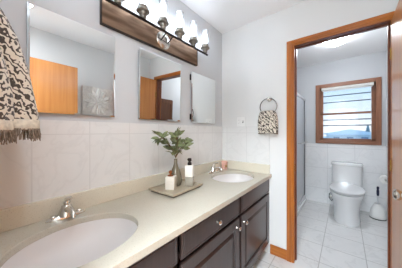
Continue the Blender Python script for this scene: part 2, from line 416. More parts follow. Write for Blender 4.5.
sash(ZM, WZ1 - 0.012, 0.06, 0.034, (1.748, 1.862))
sash(WZ0 + 0.012, ZM + 0.03, 0.025, 0.03, (1.345, 1.442))
t = thing('roller_blind', 'white rolled-up blind cassette at the top of the brown window', 'blind', ((WX0 + WX1) / 2, YB - 0.03, 1.99))
b = B(); b.box(-0.33, 0.33, -0.02, 0.035, -0.045, 0.0, 0.008); b.build('cassette', M['blind'], t, smooth=40)
b = B(); b.box(-0.315, 0.315, 0.0, 0.014, -0.062, -0.04, 0.003); b.build('bottom_rail', M['white'], t)
b = B(); b.tube([(0.30, -0.012, -0.05), (0.30, -0.012, -0.45), (0.30, -0.010, -0.88)], 0.0022, 6); b.build('pull_cord', M['white'], t)

# outdoors
b = B(); b.box(-60, 60, YB + 1.2, 120, -1.6, -1.5); struct(b.build('ground', M['snow']))
def house(x, y, wx, wy, hh, m, label, z0=-1.5):
    t = thing('house', label, 'house', (x, y, z0), 'houses beyond the window')
    b = B(); b.box(-wx / 2, wx / 2, -wy / 2, wy / 2, 0, hh); b.build('wall', M[m], t)
    b = B(); e = 0.5; rings = []
    for yy in (-wy / 2 - e, wy / 2 + e): rings.append([(-wx / 2 - e, yy, hh - 0.02), (wx / 2 + e, yy, hh - 0.02), (wx / 2 + e, yy, hh + 0.15), (0, yy, hh + wx * 0.14), (-wx / 2 - e, yy, hh + 0.15)])
    b.loft(rings); b.build('roof', M['roof'], t)
    for k in (-0.28, 0.0, 0.28):
        b = B(); b.box(k * wx - 0.45, k * wx + 0.45, -wy / 2 - 0.05, -wy / 2 + 0.02, hh * 0.45, hh * 0.8); b.build('window', M['pane'], t)
house(1.9, 46, 7, 8, 2.2, 'house', 'pale blue house with a snowy roof seen low in the window')
house(11.5, 54, 7, 8, 2.3, 'house2', 'greyish house with a snowy roof beside the pale blue one')
def fir(x, y, hh, label):
    t = thing('conifer_tree', label, 'tree', (x, y, -1.5), 'trees beyond the window')
    b = B(); b.lathe([(0.25, 0), (0.18, hh * 0.5)], n=8); b.build('trunk', M['bark'], t)
    b = B(); pr = []
    for k in range(7):
        f = 1 - k / 7; pr += [(hh * 0.24 * f + 0.1, hh * (0.15 + 0.12 * k)), (hh * 0.11 * f + 0.06, hh * (0.15 + 0.12 * k) + hh * 0.11)]
    pr.append((0.02, hh * 1.0)); b.lathe(pr, n=14); b.build('crown', M['fir'], t)
fir(5.7, 62, 4.4, 'taller dark conifer standing between the two far houses')
fir(-3.6, 50, 3.4, 'shorter conifer far left in the lower window sash')

# ------------------------------------------------------------------ vanity cabinets
XC = 0.575
def panel_front(b, y0, y1, z0, z1, x, rings):
    R = []
    for ins, dp in rings: R.append([(x + dp, y0 + ins, z0 + ins), (x + dp, y1 - ins, z0 + ins), (x + dp, y1 - ins, z1 - ins), (x + dp, y0 + ins, z1 - ins)])
    b.loft(R)
RAIL = [(0, -0.019), (0, -0.003), (0.004, 0), (0.012, 0), (0.014, -0.002), (0.018, -0.002), (0.020, 0)]
def mkknob(par, y, z):
    b = B(); b.lathe([(0.008, 0), (0.007, 0.003), (0.005, 0.012), (0.010, 0.016), (0.0145, 0.021), (0.0145, 0.026), (0.010, 0.031), (0.003, 0.033)], (XC, y, z), 0, 16)
    return b.build('knob', M['chrome'], par, smooth=40)
def cabinet(y0, y1, label, drawer_knob, door_knob):
    t = thing('vanity_cabinet', label, 'cabinet', (0, (y0 + y1) / 2, 0), 'vanity cabinets under the countertop')
    c = (y0 + y1) / 2; a, e = y0 - c, y1 - c
    b = B(); b.box(0.012, 0.540, a + 0.001, a + 0.016, 0.10, 0.779); b.box(0.012, 0.540, e - 0.016, e - 0.001, 0.10, 0.779)
    b.box(0.012, 0.540, a + 0.016, e - 0.016, 0.10, 0.115); b.box(0.012, 0.020, a + 0.016, e - 0.016, 0.115, 0.779); b.box(0.49, 0.50, a + 0.001, e - 0.001, 0.0, 0.10)
    b.box(0.532, 0.540, a + 0.016, e - 0.016, 0.735, 0.779); b.box(0.532, 0.540, a + 0.016, e - 0.016, 0.60, 0.645); b.build('carcass', M['espresso'], t)
    b = B(); panel_front(b, a + 0.012, e - 0.012, 0.632, 0.772, XC, RAIL); d = b.build('drawer_front', M['espresso'], t)
    if drawer_knob: mkknob(d, 0.0, 0.70)
    b = B(); panel_front(b, a + 0.012, e - 0.012, 0.115, 0.612, XC, [(0, -0.019), (0, -0.003), (0.004, 0), (0.062, 0), (0.066, -0.010), (0.078, -0.010), (0.098, -0.002), (0.10, -0.002)])
    d = b.build('door', M['espresso'], t)
    if door_knob: mkknob(d, (e - 0.055) if door_knob > 0 else (a + 0.055), 0.556)
    return t
cabinet(-0.03, 0.594, 'espresso vanity cabinet with no knob in view, under the nearer sink', False, 0)
cabinet(0.596, 1.218, 'espresso vanity cabinet whose top drawer has a knob, below the tray', True, 1)
cabinet(1.220, 1.880, 'espresso vanity cabinet at the wall, under the farther sink', False, -1)

# countertop with two oval cut-outs
ZC, ZB, XFC = 0.81, 0.780, 0.598
SINKS = ((0.325, 0.272), (0.325, 1.56)); SA, SB = 0.232, 0.192
ct = thing('countertop', 'long beige speckled quartz vanity countertop with low backsplash and two oval sinks', 'countertop', (0, 0, ZB))
b = B()
def slab_block(y0, y1): b.box(0.010, XFC, y0, y1, 0, ZC - ZB)
segs = [YN + 0.002, SINKS[0][1] - 0.25, SINKS[0][1] + 0.25, SINKS[1][1] - 0.25, SINKS[1][1] + 0.25, YF - 0.010]
slab_block(segs[0], segs[1]); slab_block(segs[2], segs[3]); slab_block(segs[4], segs[5])
for (sx, sy) in SINKS:
    x0, x1, y0, y1 = 0.010, XFC, sy - 0.25, sy + 0.25
    angs = sorted([2 * PI * k / 72 for k in range(72)] + [math.atan2(yy - sy, xx - sx) % (2 * PI) for xx in (x0, x1) for yy in (y0, y1)])
    inn, out = [], []
    for a in angs:
        ca, sa = math.cos(a), math.sin(a)
        r = 1 / math.sqrt((ca / SB) ** 2 + (sa / SA) ** 2); inn.append((sx + r * ca, sy + r * sa))
        q = min([(x1 - sx) / ca if ca > 1e-9 else 9, (x0 - sx) / ca if ca < -1e-9 else 9, (y1 - sy) / sa if sa > 1e-9 else 9, (y0 - sy) / sa if sa < -1e-9 else 9])
        out.append((sx + q * ca, sy + q * sa))
    T = ZC - ZB; ch = 0.003
    def ins(p, k): return (sx + (p[0] - sx) * k, sy + (p[1] - sy) * k)
    b.loft([[(*p, 0) for p in out], [(*p, T) for p in out], [(*ins(p, 1.015), T) for p in inn], [(*p, T - ch) for p in inn], [(*p, 0) for p in inn], [(*p, 0) for p in out]], False)
b.build('slab', M['counter'], ct)
b = B(); b.box(0.010, 0.030, YN + 0.004, YF - 0.010, ZC - ZB, 0.905 - ZB, 0.002); b.build('backsplash', M['splash'], ct)
b = B(); b.box(0.030, 0.580, YF - 0.030, YF - 0.010, ZC - ZB, 0.903 - ZB, 0.002); b.build('side_splash', M['splash'], ct)

def sink(sx, sy, label):
    t = thing('sink_basin', label, 'sink', (sx, sy, ZB), 'oval undermount sinks')
    b = B(); prof = [(1.05, -0.014), (1.05, -0.001), (1.0, -0.001), (0.985, -0.012), (0.95, -0.04), (0.86, -0.075), (0.68, -0.105), (0.42, -0.125), (0.15, -0.134), (0.10, -0.135)]
    under = [(0.10, -0.145), (0.45, -0.138), (0.72, -0.117), (0.92, -0.085), (1.02, -0.045), (1.03, -0.014), (1.05, -0.014)]
    b.lathe(prof + under, n=56, sx=SB, sy=SA, cap=False); b.build('bowl', M['basin'], t, smooth=50)
    b = B(); b.lathe([(0.0235, -0.1365), (0.0235, -0.131), (0.018, -0.130), (0.012, -0.132), (0.004, -0.130)], n=20); b.build('drain', M['chrome'], t, smooth=40)
sink(*SINKS[0], 'oval white sink in the nearest end of the countertop, larger in view')
sink(*SINKS[1], 'oval white sink beside the far wall corner of the countertop')

# ------------------------------------------------------------------ faucets
def faucet(loc, label):
    t = thing('faucet', label, 'faucet', loc, 'chrome sink faucets')
    b = B(); R = []
    for z, k in ((0, 1.0), (0.004, 1.0), (0.010, 0.9), (0.016, 0.72)):
        ring = []
        for j in range(40):
            a = 2 * PI * j / 40; ca, sa = math.cos(a), math.sin(a)
            ring.append((0.026 * k * ca * (1 - 0.35 * abs(sa) ** 3), 0.084 * (k * 0.5 + 0.5) * math.copysign(abs(sa) ** 1.15, sa), z))
        R.append(ring)
    b.loft(R); b.build('base_plate', M['nickel'], t, smooth=40)
    b = B(); b.lathe([(0.034, 0.012), (0.031, 0.022), (0.026, 0.036), (0.021, 0.050), (0.019, 0.058), (0.012, 0.064), (0.003, 0.066)], sy=1.15, n=24); b.build('body', M['nickel'], t, smooth=50)
    b = B(); b.tube([(0.005, 0, 0.034), (0.035, 0, 0.050), (0.065, 0, 0.056), (0.092, 0, 0.050), (0.104, 0, 0.038), (0.106, 0, 0.028)], [0.017, 0.015, 0.013, 0.0115, 0.011, 0.0105], 14); b.build('spout', M['nickel'], t, smooth=50)
    b = B(); b.tube([(0, 0, 0.058), (-0.004, 0, 0.074), (0.004, 0.001, 0.088), (0.022, 0.002, 0.098), (0.045, 0.003, 0.104), (0.060, 0.004, 0.105)], [0.013, 0.012, 0.012, 0.010, 0.009, 0.006], 14)
    b.sphere((0, 0, 0.075), 0.017, sz=0.8)
    b.build('lever', M['nickel'], t, smooth=50)
    b = B(); b.tube([(-0.026, 0, 0.0), (-0.026, 0, 0.050)], 0.0025, 8); b.sphere((-0.026, 0, 0.053), 0.005); b.build('lift_rod', M['nickel'], t, smooth=50)
    for s_ in (-1, 1):
        b = B(); b.lathe([(0.013, 0.008), (0.013, 0.016), (0.010, 0.022), (0.003, 0.024)], (0, s_ * 0.055, 0), n=16); b.build('end_cap', M['nickel'], t, smooth=50)
    return t
f1 = faucet((0.072, 0.288, ZC), 'chrome single-lever faucet behind the nearest sink')
dup(f1, (0.085, 1.575, ZC), 'chrome single-lever faucet by the far wall corner, behind the farther sink')

# ------------------------------------------------------------------ mirror cabinets
def mirror(y0, y1, z0, z1, label, yaw=0.0, pitch=0.0, hinges=False):
    t = thing('mirror_cabinet', label, 'mirror', (0.0, y0, z0), 'mirrored wall cabinets')
    wd, ht = y1 - y0, z1 - z0
    b = B(); b.box(0.0, 0.008, 0.006, wd - 0.006, 0.006, ht - 0.006, 0.001); b.build('case', M['mframe'], t)
    d = bpy.data.objects.new('door', None); COL.objects.link(d)
    b = B(); b.box(0.0, 0.007, 0, wd, 0, ht, 0.0015)
    d = b.build('door', M['mframe'], t, (0.010, 0, 0), None, (0, math.radians(pitch), math.radians(yaw)))
    b = B(); bw = 0.009
    o_ = [(0.0075, 0, 0), (0.0075, wd, 0), (0.0075, wd, ht), (0.0075, 0, ht)]
    i_ = [(0.0095, bw, bw), (0.0095, wd - bw, bw), (0.0095, wd - bw, ht - bw), (0.0095, bw, ht - bw)]
    b.loft([o_, i_], False, 1); b.face(i_, 0); b.build('mirror_glass', [M['mirror'], M['bevel']], d)
    if hinges:
        for z in (0.055, ht - 0.055):
            b = B(); b.box(0.001, 0.014, -0.010, 0.004, z - 0.028, z + 0.028, 0.002); b.build('hinge', M['bronze'], t)
    return t
mirror(0.149, 0.561, 1.336, 1.851, 'large frameless mirror cabinet nearest the hanging towel, showing a wall relief')
mirror(0.730, 1.144, 1.334, 1.842, 'frameless mirror cabinet in the middle, reflecting a doorway', -0.9, 1.5)
mirror(1.303, 1.707, 1.332, 1.825, 'frameless mirror cabinet with visible hinges, nearest the far corner', -0.6, 0, True)

# ------------------------------------------------------------------ vanity light
vl = thing('vanity_light', 'six-bulb vanity light bar on a brown metal plate above the mirrors', 'lamp', (0, 0.93, 1.98))
b = B(); b.box(0.0, 0.022, -0.452, 0.452, -0.076, 0.076, 0.002); b.build('backplate', M['plate'], vl)
b = B()
for (ya, yb, za, zb) in ((-0.455, 0.455, -0.080, -0.074), (-0.456, -0.451, -0.08, 0.078), (0.451, 0.456, -0.08, 0.078)):
    b.box(0.0, 0.025, ya, yb, za, zb, 0.001)
b.build('plate_edge', M['bronze'], vl)
b = B(); b.lathe([(0.068, 0.022), (0.068, 0.030), (0.062, 0.036), (0.02, 0.040)], (0, 0.02, 0), 0, 32); b.build('canopy', M['nickel'], vl, smooth=40)
for s_ in (-1, 1):
    b = B(); b.tube([(0.035, 0.02 + s_ * 0.035, -0.015), (0.105, 0.02 + s_ * 0.035, 0.024)], 0.005, 8); b.build('arm', M['bronze'], vl)
b = B(); b.box(0.098, 0.112, -0.47, 0.515, 0.018, 0.032, 0.002); b.build('bar', M['bronze'], vl)
for k in range(6):
    y = -0.415 + k * 0.174 + 0.02
    b = B(); b.lathe([(0.010, 0.030), (0.020, 0.034), (0.022, 0.044), (0.018, 0.049), (0.022, 0.054), (0.026, 0.062), (0.027, 0.070), (0.040, 0.074), (0.044, 0.078), (0.043, 0.084), (0.036, 0.088), (0.037, 0.092), (0.034, 0.106), (0.029, 0.115), (0.014, 0.116)], (0.105, y, 0), n=24); so = b.build('socket', M['pewter'], vl, smooth=40)
    b = B(); b.lathe([(0.028, 0.114), (0.031, 0.118), (0.032, 0.16), (0.032, 0.245), (0.033, 0.248), (0.030, 0.248), (0.030, 0.16), (0.027, 0.118)], (0.105, y, 0), n=24, cap=False); b.build('glass_shade', M['glass'], vl, smooth=40)
    b = B(); b.lathe([(0.010, 0.116), (0.011, 0.128), (0.017, 0.15), (0.019, 0.172), (0.017, 0.196), (0.010, 0.215), (0.003, 0.222)], (0.105, y, 0), n=16); b.build('bulb', M['bulb'], vl, smooth=60)

# ------------------------------------------------------------------ switch plate, towel rings and towels
t = thing('switch_plate', 'white double wall plate with an outlet and a toggle above the tile edge', 'switch', (0.255, YF, 1.352))
b = B(); b.box(-0.050, 0.050, -0.006, 0, -0.056, 0.056, 0.002); b.build('plate', M['white'], t)
b = B(); b.box(-0.040, -0.008, -0.0085, -0.005, -0.034, 0.034, 0.002); o = b.build('outlet', M['white'], t)
for z in (-0.018, 0.016):
    for x in (-0.030, -0.020): b = B(); b.box(x, x + 0.002, -0.0092, -0.008, z, z + 0.008); b.build('socket_slot', M['slot'], o)
b = B(); b.box(0.018, 0.030, -0.007, -0.005, -0.013, 0.013); b.build('toggle_slot', M['dark'], t)
b = B(); b.box(0.020, 0.028, -0.018, -0.005, 0.0, 0.010, 0.002); b.build('toggle', M['white'], t)

def towel_ring(loc, rz, label):
    t = thing('towel_ring', label, 'towel ring', loc, 'chrome towel rings', rz)
    b = B(); b.lathe([(0.026, 0), (0.026, -0.006), (0.020, -0.012), (0.011, -0.016), (0.010, -0.040), (0.014, -0.046), (0.010, -0.052), (0.003, -0.054)], (0, 0, 0), 1, 24); b.build('mount', M['chrome'], t, smooth=40)
    b = B(); b.tube([(0.083 * math.sin(a), -0.040, -0.081 + 0.083 * math.cos(a)) for a in [2 * PI * k / 48 for k in range(48)]], 0.0052, 10, cyc=True); b.build('ring', M['steel'], t, smooth=60)
    return t
towel_ring((0.572, YF, 1.575), 0, 'round chrome towel ring on the white far wall')

def towel_mesh(rows, n=72, crease=0.25, seed=1, amp=0.05):
    rnd = random.Random(seed); ph = [rnd.uniform(0, 6.28) for _ in range(4)]
    R = []
    for (z, cx, cy, hx, hy) in rows:
        ring = []
        for k in range(n):
            a = 2 * PI * k / n; ca, sa = math.cos(a), math.sin(a)
            u = math.copysign(abs(ca) ** 0.6, ca); v = math.copysign(abs(sa) ** 0.6, sa)
            w_ = 1 + amp * math.sin(5 * a + ph[0] + z * 9) + amp * 0.6 * math.sin(9 * a + ph[1] - z * 14)
            kx = 1 - crease * math.exp(-(v / 0.22) ** 2)
            ring.append((cx + hx * u * w_ * kx, cy + hy * v * w_, z))
        R.append(ring)
    return R
def fringe(par, ring, n, drop, seed, rad=0.0028):
    rnd = random.Random(seed); b = B(); N = len(ring)
    for k in range(n):
        q = k / n * N; i = int(q); f = q - i; p, r_ = Vector(ring[i]), Vector(ring[(i + 1) % N]); p = p.lerp(r_, f)
        d = Vector((rnd.uniform(-0.010, 0.010), rnd.uniform(-0.010, 0.010), -drop * rnd.uniform(0.7, 1.05)))
        b.tube([p + Vector((0, 0, 0.004)), p + d * 0.5 + Vector((rnd.uniform(-.003, .003), rnd.uniform(-.003, .003), 0)), p + d], [rad, rad * 0.92, rad * 0.5], 5)
    b.build('fringe', M['fringe'], par)
# far hand towel
t = thing('hand_towel', 'small folded cream and charcoal towel hanging in the ring on the far wall', 'towel', (0.572, YF - 0.05, 1.225), 'patterned towels in rings')
rows = [(0.002, 0, 0, 0.082, 0.026), (0.010, 0, 0, 0.094, 0.036), (0.06, 0, 0, 0.097, 0.040), (0.12, 0, 0, 0.094, 0.040), (0.17, 0, 0, 0.088, 0.038), (0.205, 0, 0, 0.080, 0.032), (0.222, 0, 0, 0.070, 0.022), (0.228, 0, 0, 0.055, 0.010)]
b = B(); b.loft(towel_mesh(rows, 72, 0.04, 3, 0.035)); o = b.build('cloth', M['towels'], t, smooth=60)
b = B(); b.loft(towel_mesh([(0.0, 0.004, -0.036, 0.080, 0.010), (0.03, 0.004, -0.040, 0.084, 0.012), (0.13, 0.0, -0.038, 0.078, 0.012), (0.165, 0, -0.034, 0.070, 0.008)], 48, 0.0, 9, 0.05)); b.build('front_fold', M['towels'], t, smooth=60)
fringe(t, towel_mesh([(0.006, 0, 0, 0.090, 0.036)], 72, 0.04, 3, 0.035)[0], 70, 0.016, 6, 0.003)
# near towel on the entry wall
towel_ring((0.25, YN, 1.775), PI, 'chrome towel ring behind the big fringed towel near the entry')
t = thing('hand_towel', 'large fringed cream and charcoal towel hanging at the near left edge', 'towel', (0.25, 0.045, 1.25), 'patterned towels in rings')
def lobe(outer, inner): return tuple((z - 1.25, (o_ + i_) / 2 - 0.045, (o_ - i_) / 2) for (z, o_), i_ in zip(outer, inner))
lobes = (('front_fold', lobe(((1.256, 0.148), (1.30, 0.149), (1.36, 0.140), (1.43, 0.128), (1.51, 0.110), (1.57, 0.094), (1.61, 0.077), (1.645, 0.059), (1.67, 0.040), (1.685, 0.022), (1.69, 0.012)),
                             (0.062, 0.060, 0.056, 0.048, 0.036, 0.022, 0.006, -0.006, -0.010, -0.006, 0.002)), 0.075, -0.012),
         ('back_fold', lobe(((1.25, 0.078), (1.30, 0.082), (1.36, 0.078), (1.455, 0.064), (1.51, 0.052), (1.555, 0.040), (1.59, 0.030), (1.62, 0.020), (1.64, 0.010)),
                            (-0.020, -0.021, -0.021, -0.020, -0.019, -0.017, -0.014, -0.010, -0.004)), 0.105, 0.0))
for nm, prof, hx, xo in lobes:
    rws = [(z, xo, cy, hx * (1 if z < 0.35 else 0.88), hy) for z, cy, hy in prof]
    b = B(); b.loft(towel_mesh(rws, 64, 0.06, 5 if xo else 8, 0.035)); b.build(nm, M['towel'], t, smooth=60)
    z0, cy0, hy0 = prof[0]
    bandr = towel_mesh([(z0 - 0.006, xo, cy0, hx + 0.001, hy0 + 0.001), (z0, xo, cy0, hx + 0.003, hy0 + 0.003), (z0 + 0.026, xo, cy0 + 0.001, hx + 0.003, hy0 + 0.003), (z0 + 0.030, xo, cy0, hx, hy0)], 64, 0.06, 5 if xo else 8, 0.035)
    b = B(); b.loft(bandr); wb = b.build('woven_band', M['band'], t, smooth=60)
    fringe(t, bandr[0], 64, 0.042, 4)

# ------------------------------------------------------------------ things on the countertop
tr = thing('tray', 'low ivory rectangular tray with dark underside on the countertop', 'tray', (0.188, 0.945, ZC), None, math.radians(3))
b = B(); b.box(-0.112, 0.112, -0.150, 0.150, 0.0, 0.014, 0.002); b.build('foot', M['trayd'], tr)
b = B(); b.box(-0.125, 0.125, -0.165, 0.165, 0.012, 0.018, 0.003)
for (x0, x1, y0, y1) in ((-0.125, 0.125, -0.165, -0.155), (-0.125, 0.125, 0.155, 0.165), (-0.125, -0.115, -0.165, 0.165), (0.115, 0.125, -0.165, 0.165)): b.box(x0, x1, y0, y1, 0.012, 0.026, 0.003)
b.build('top', M['trayt'], tr)
ZT = ZC + 0.018
vs = (0.158, 0.962)
t = thing('vase', 'smoky teardrop glass bottle vase on the tray holding a leafy branch', 'vase', (vs[0], vs[1], ZT))
b = B(); b.lathe([(0.030, 0), (0.040, 0.006), (0.046, 0.024), (0.047, 0.050), (0.042, 0.085), (0.032, 0.118), (0.021, 0.145), (0.014, 0.170), (0.0115, 0.195), (0.014, 0.204), (0.012, 0.204), (0.009, 0.195), (0.011, 0.170), (0.018, 0.145), (0.029, 0.118), (0.039, 0.085), (0.043, 0.050), (0.041, 0.02), (0.02, 0.010)], n=28); b.build('glass_body', M['vase'], t, smooth=60)
br = thing('leafy_branch', 'green leafy cut branch standing in the smoky vase', 'plant', (vs[0], vs[1], ZT + 0.02))
rnd = random.Random(12)
stb = B(); lfb = B()
def leaf(p, d, ln, wd):
    d = d.normalized(); side = d.cross(Vector((0.3, -0.5, 0.8))); side = side.normalized() if side.length > 0.1 else Vector((1, 0, 0)); nrm = side.cross(d)
    th = rnd.uniform(-0.9, 0.9); side = side * math.cos(th) + nrm * math.sin(th); nrm = side.cross(d)
    prev = None
    for k in range(7):
        f = k / 6; hw = wd * (math.sin(PI * min(1, f * 0.97 + 0.03)) ** 0.8) * (1 - 0.25 * f)
        c = p + d * (ln * f) - nrm * (ln * 0.18 * f * f)
        cur = [lfb.bm.verts.new(c - side * hw + nrm * hw * 0.35), lfb.bm.verts.new(c), lfb.bm.verts.new(c + side * hw + nrm * hw * 0.35)]
        if prev:
            for i in range(2): lfb.bm.faces.new((prev[i], prev[i + 1], cur[i + 1], cur[i]))
        prev = cur
twigs = [((0, 0, 0), (0, 0, 0.16), (0.005, 0.0, 0.25), (0.0, 0.012, 0.32), (-0.005, 0.022, 0.385)),
         ((0.003, 0, 0.19), (0.0, -0.045, 0.27), (0.01, -0.115, 0.335), (0.015, -0.185, 0.372)),
         ((0.003, 0, 0.20), (0.02, 0.035, 0.265), (0.025, 0.065, 0.305), (0.02, 0.09, 0.325)),
         ((0.004, 0, 0.22), (0.03, -0.01, 0.29), (0.04, -0.03, 0.355)),
         ((0.004, 0.005, 0.24), (-0.02, 0.03, 0.31), (-0.03, 0.06, 0.365)),
         ((0.004, -0.005, 0.21), (0.045, 0.02, 0.255), (0.065, 0.03, 0.285)),
         ((0.004, -0.005, 0.23), (-0.02, -0.06, 0.31), (-0.02, -0.11, 0.355), (-0.02, -0.14, 0.34))]
for tw in twigs:
    P = [Vector(q) for q in tw]
    stb.tube(P, [0.0035 - 0.0022 * i / (len(P) - 1) for i in range(len(P))], 6)
    for i in range(1, len(P)):
        for f in (0.4, 0.95):
            if P[i].z < 0.262: continue
            p = P[i - 1].lerp(P[i], f); dd = (P[i] - P[i - 1]).normalized()
            for s_ in (0, 1):
                o_ = Vector((rnd.uniform(-1, 1), rnd.uniform(-1, 1), rnd.uniform(-0.6, 0.5)))
                leaf(p, dd * 0.55 + o_, rnd.uniform(0.056, 0.078), rnd.uniform(0.016, 0.022))
    leaf(P[-1], (P[-1] - P[-2]), 0.05, 0.014)
for q in ((0.01, -0.03, 0.185), (0.03, 0.03, 0.18), (0.02, 0.045, 0.19)): leaf(Vector((0.004, 0, 0.25)), Vector(q) - Vector((0, 0, 0.20)), 0.06, 0.020)
stb.build('stem', M['stem'], br, smooth=60); lf = lfb.build('foliage', M['leaf'], br, smooth=60)
sm = lf.modifiers.new('thick', 'SOLIDIFY'); sm.thickness = 0.0008

t = thing('candle_jar', 'white square jar with a copper topper in front of the vase', 'jar', (0.190, 0.885, ZT), None, math.radians(30))
b = B(); b.box(-0.033, 0.033, -0.033, 0.033, 0.0, 0.090, 0.003)
b.build('jar_body', M['candle'], t, smooth=30)
b = B(); b.lathe([(0.022, 0.088), (0.022, 0.094), (0.017, 0.097), (0.006, 0.099), (0.006, 0.106), (0.012, 0.112), (0.013, 0.120), (0.008, 0.128), (0.002, 0.130)], (-0.008, 0.012, 0), n=18); b.build('copper_topper', M['copper'], t, smooth=40)

t = thing('soap_dispenser', 'white soap dispenser with dark pump at the far end of the tray', 'soap dispenser', (0.245, 1.025, ZT), None, math.radians(30))
b = B(); b.box(-0.030, 0.030, -0.030, 0.030, 0.0, 0.070, 0.004); b.build('bottle_base', M['soapg'], t, smooth=30)
b = B(); b.box(-0.0305, 0.0305, -0.0305, 0.0305, 0.070, 0.158, 0.005); b.build('bottle_body', M['soapw'], t, smooth=30)
b = B(); b.lathe([(0.016, 0.157), (0.016, 0.175), (0.013, 0.179), (0.010, 0.180), (0.010, 0.186), (0.015, 0.189), (0.0155, 0.206), (0.012, 0.210), (0.002, 0.211)], n=18); b.tube([(0, 0, 0.199), (-0.012, 0.012, 0.200), (-0.022, 0.022, 0.196)], [0.006, 0.005, 0.004], 8); b.build('pump', M['bronze'], t, smooth=40)

t = thing('tumbler', 'small pink tumbler with a gold ball in the far corner of the countertop', 'tumbler', (0.085, 1.800, ZC))
b = B(); b.lathe([(0.030, 0), (0.033, 0.004), (0.036, 0.088), (0.034, 0.090), (0.032, 0.088), (0.030, 0.008), (0.01, 0.006)], n=24); b.build('cup', M['pink'], t, smooth=40)
b = B(); b.sphere((0.034, -0.022, 0.040), 0.013); b.build('gold_ball', M['gold'], t, smooth=60)

# ------------------------------------------------------------------ toilet room
def ring_toilet(z, y0, y1, hw, p=2.4, n=44, back=3.0):
    cy = (y0 + y1) / 2; hl = (y1 - y0) / 2; r = []
    for k in range(n):
        a = 2 * PI * k / n; ca, sa = math.cos(a), math.sin(a)
        e = p if sa < 0 else back
        r.append((hw * math.copysign(abs(ca) ** (2 / e), ca), cy + hl * math.copysign(abs(sa) ** (2 / e), sa), z))
    return r
TX, TY = 1.195, YB - 0.007
t = thing('toilet', 'white one-piece toilet with closed lid under the brown window', 'toilet', (TX, TY, 0))
b = B()
b.loft([ring_toilet(0.0, -0.738, -0.05, 0.150, 2.7), ring_toilet(0.012, -0.741, -0.05, 0.153, 2.7), ring_toilet(0.05, -0.735, -0.05, 0.147, 2.6), ring_toilet(0.16, -0.735, -0.04, 0.146, 2.5), ring_toilet(0.24, -0.750, -0.03, 0.158, 2.35), ring_toilet(0.30, -0.765, -0.02, 0.174, 2.25), ring_toilet(0.35, -0.780, -0.01, 0.190, 2.2), ring_toilet(0.388, -0.788, 0.0, 0.197, 2.2), ring_toilet(0.398, -0.782, 0.0, 0.193, 2.2)])
b.build('bowl', M['porc'], t, smooth=50)
b = B(); rr = lambda z, k: [(p[0] * k, -0.20 + (p[1] + 0.20) * k, z) for p in ring_toilet(z, -0.796, -0.215, 0.200, 2.15, back=2.6)]
b.loft([rr(0.396, 0.87), rr(0.398, 0.88), rr(0.411, 0.88), rr(0.414, 0.86)]); b.build('seat', M['porc'], t, smooth=50)
b = B(); b.loft([rr(0.433, 0.985), rr(0.435, 1.0), rr(0.443, 0.998), rr(0.450, 0.96), rr(0.453, 0.80), rr(0.454, 0.4)]); b.build('seat_lid', M['porc'], t, smooth=50)
b = B()
b.loft([ring_toilet(0.38, -0.225, -0.002, 0.186, 6, back=8), ring_toilet(0.46, -0.215, -0.002, 0.187, 6, back=8), ring_toilet(0.60, -0.205, -0.002, 0.186, 6, back=8), ring_toilet(0.708, -0.200, -0.002, 0.183, 6, back=8)]); b.build('tank', M['porc'], t, smooth=50)
b = B(); b.loft([ring_toilet(0.709, -0.204, 0.0, 0.186, 6, back=8), ring_toilet(0.713, -0.212, 0.0, 0.193, 6, back=8), ring_toilet(0.740, -0.214, 0.0, 0.195, 6, back=8), ring_toilet(0.750, -0.208, -0.004, 0.190, 6, back=8), ring_toilet(0.752, -0.19, -0.02, 0.172, 6, back=8)]); b.build('tank_lid', M['porc'], t, smooth=50)
b = B(); b.lathe([(0.011, 0), (0.011, -0.012), (0.006, -0.014)], (-0.178, -0.16, 0.685), 0, 14); b.tube([(-0.194, -0.16, 0.685), (-0.2, -0.185, 0.682), (-0.198, -0.215, 0.676)], [0.008, 0.008, 0.007], 8); b.build('flush_lever', M['white'], t, smooth=50)

t = thing('shutoff_valve', 'small chrome water valve with hose low on the wall beside the toilet', 'valve', (0.995, YB - 0.004, 0.17))
b = B(); b.lathe([(0.03, 0), (0.026, -0.008), (0.010, -0.012), (0.009, -0.07)], (0, 0, 0), 1, 18); b.sphere((0, -0.07, 0), 0.018); b.lathe([(0.012, -0.085), (0.022, -0.09), (0.022, -0.105), (0.01, -0.108)], (0, 0, 0), 1, 14); b.build('valve_body', M['chrome'], t, smooth=50)
b = B(); b.tube([(0, -0.07, 0.01), (0.0, -0.072, 0.06), (-0.025, -0.075, 0.03), (-0.025, -0.08, -0.04), (0.01, -0.085, -0.08), (0.03, -0.085, -0.03), (0.035, -0.085, 0.06), (0.036, -0.085, 0.15)], 0.007, 8); b.build('hose', M['alud'], t, smooth=60)

t = thing('brush_holder', 'white flask-shaped toilet brush holder with a dark foot on the floor', 'brush holder', (1.545, 3.60, 0))
b = B(); b.lathe([(0.088, 0), (0.090, 0.004), (0.090, 0.012), (0.086, 0.014)], n=28); b.build('foot', M['dark'], t)
b = B(); b.lathe([(0.086, 0.012), (0.089, 0.020), (0.088, 0.06), (0.080, 0.11), (0.064, 0.155), (0.046, 0.19), (0.036, 0.212), (0.030, 0.212), (0.030, 0.19), (0.05, 0.15), (0.06, 0.05), (0.02, 0.03)], n=28); b.build('cup', M['brushw'], t, smooth=50)
t = thing('toilet_brush', 'toilet brush whose dark blue grip rises from the white holder', 'brush', (1.545, 3.60, 0.05))
b = B(); b.lathe([(0.007, 0.03), (0.007, 0.27)], n=10); b.build('rod', M['alu'], t)
b = B(); b.lathe([(0.010, 0.27), (0.014, 0.29), (0.015, 0.34), (0.011, 0.365), (0.015, 0.38), (0.013, 0.40), (0.004, 0.405)], n=14); b.build('grip', M['blue'], t, smooth=50)
b = B(); b.lathe([(0.020, 0.0), (0.027, 0.01), (0.027, 0.06), (0.015, 0.075)], n=14); b.build('bristle_head', M['white'], t)

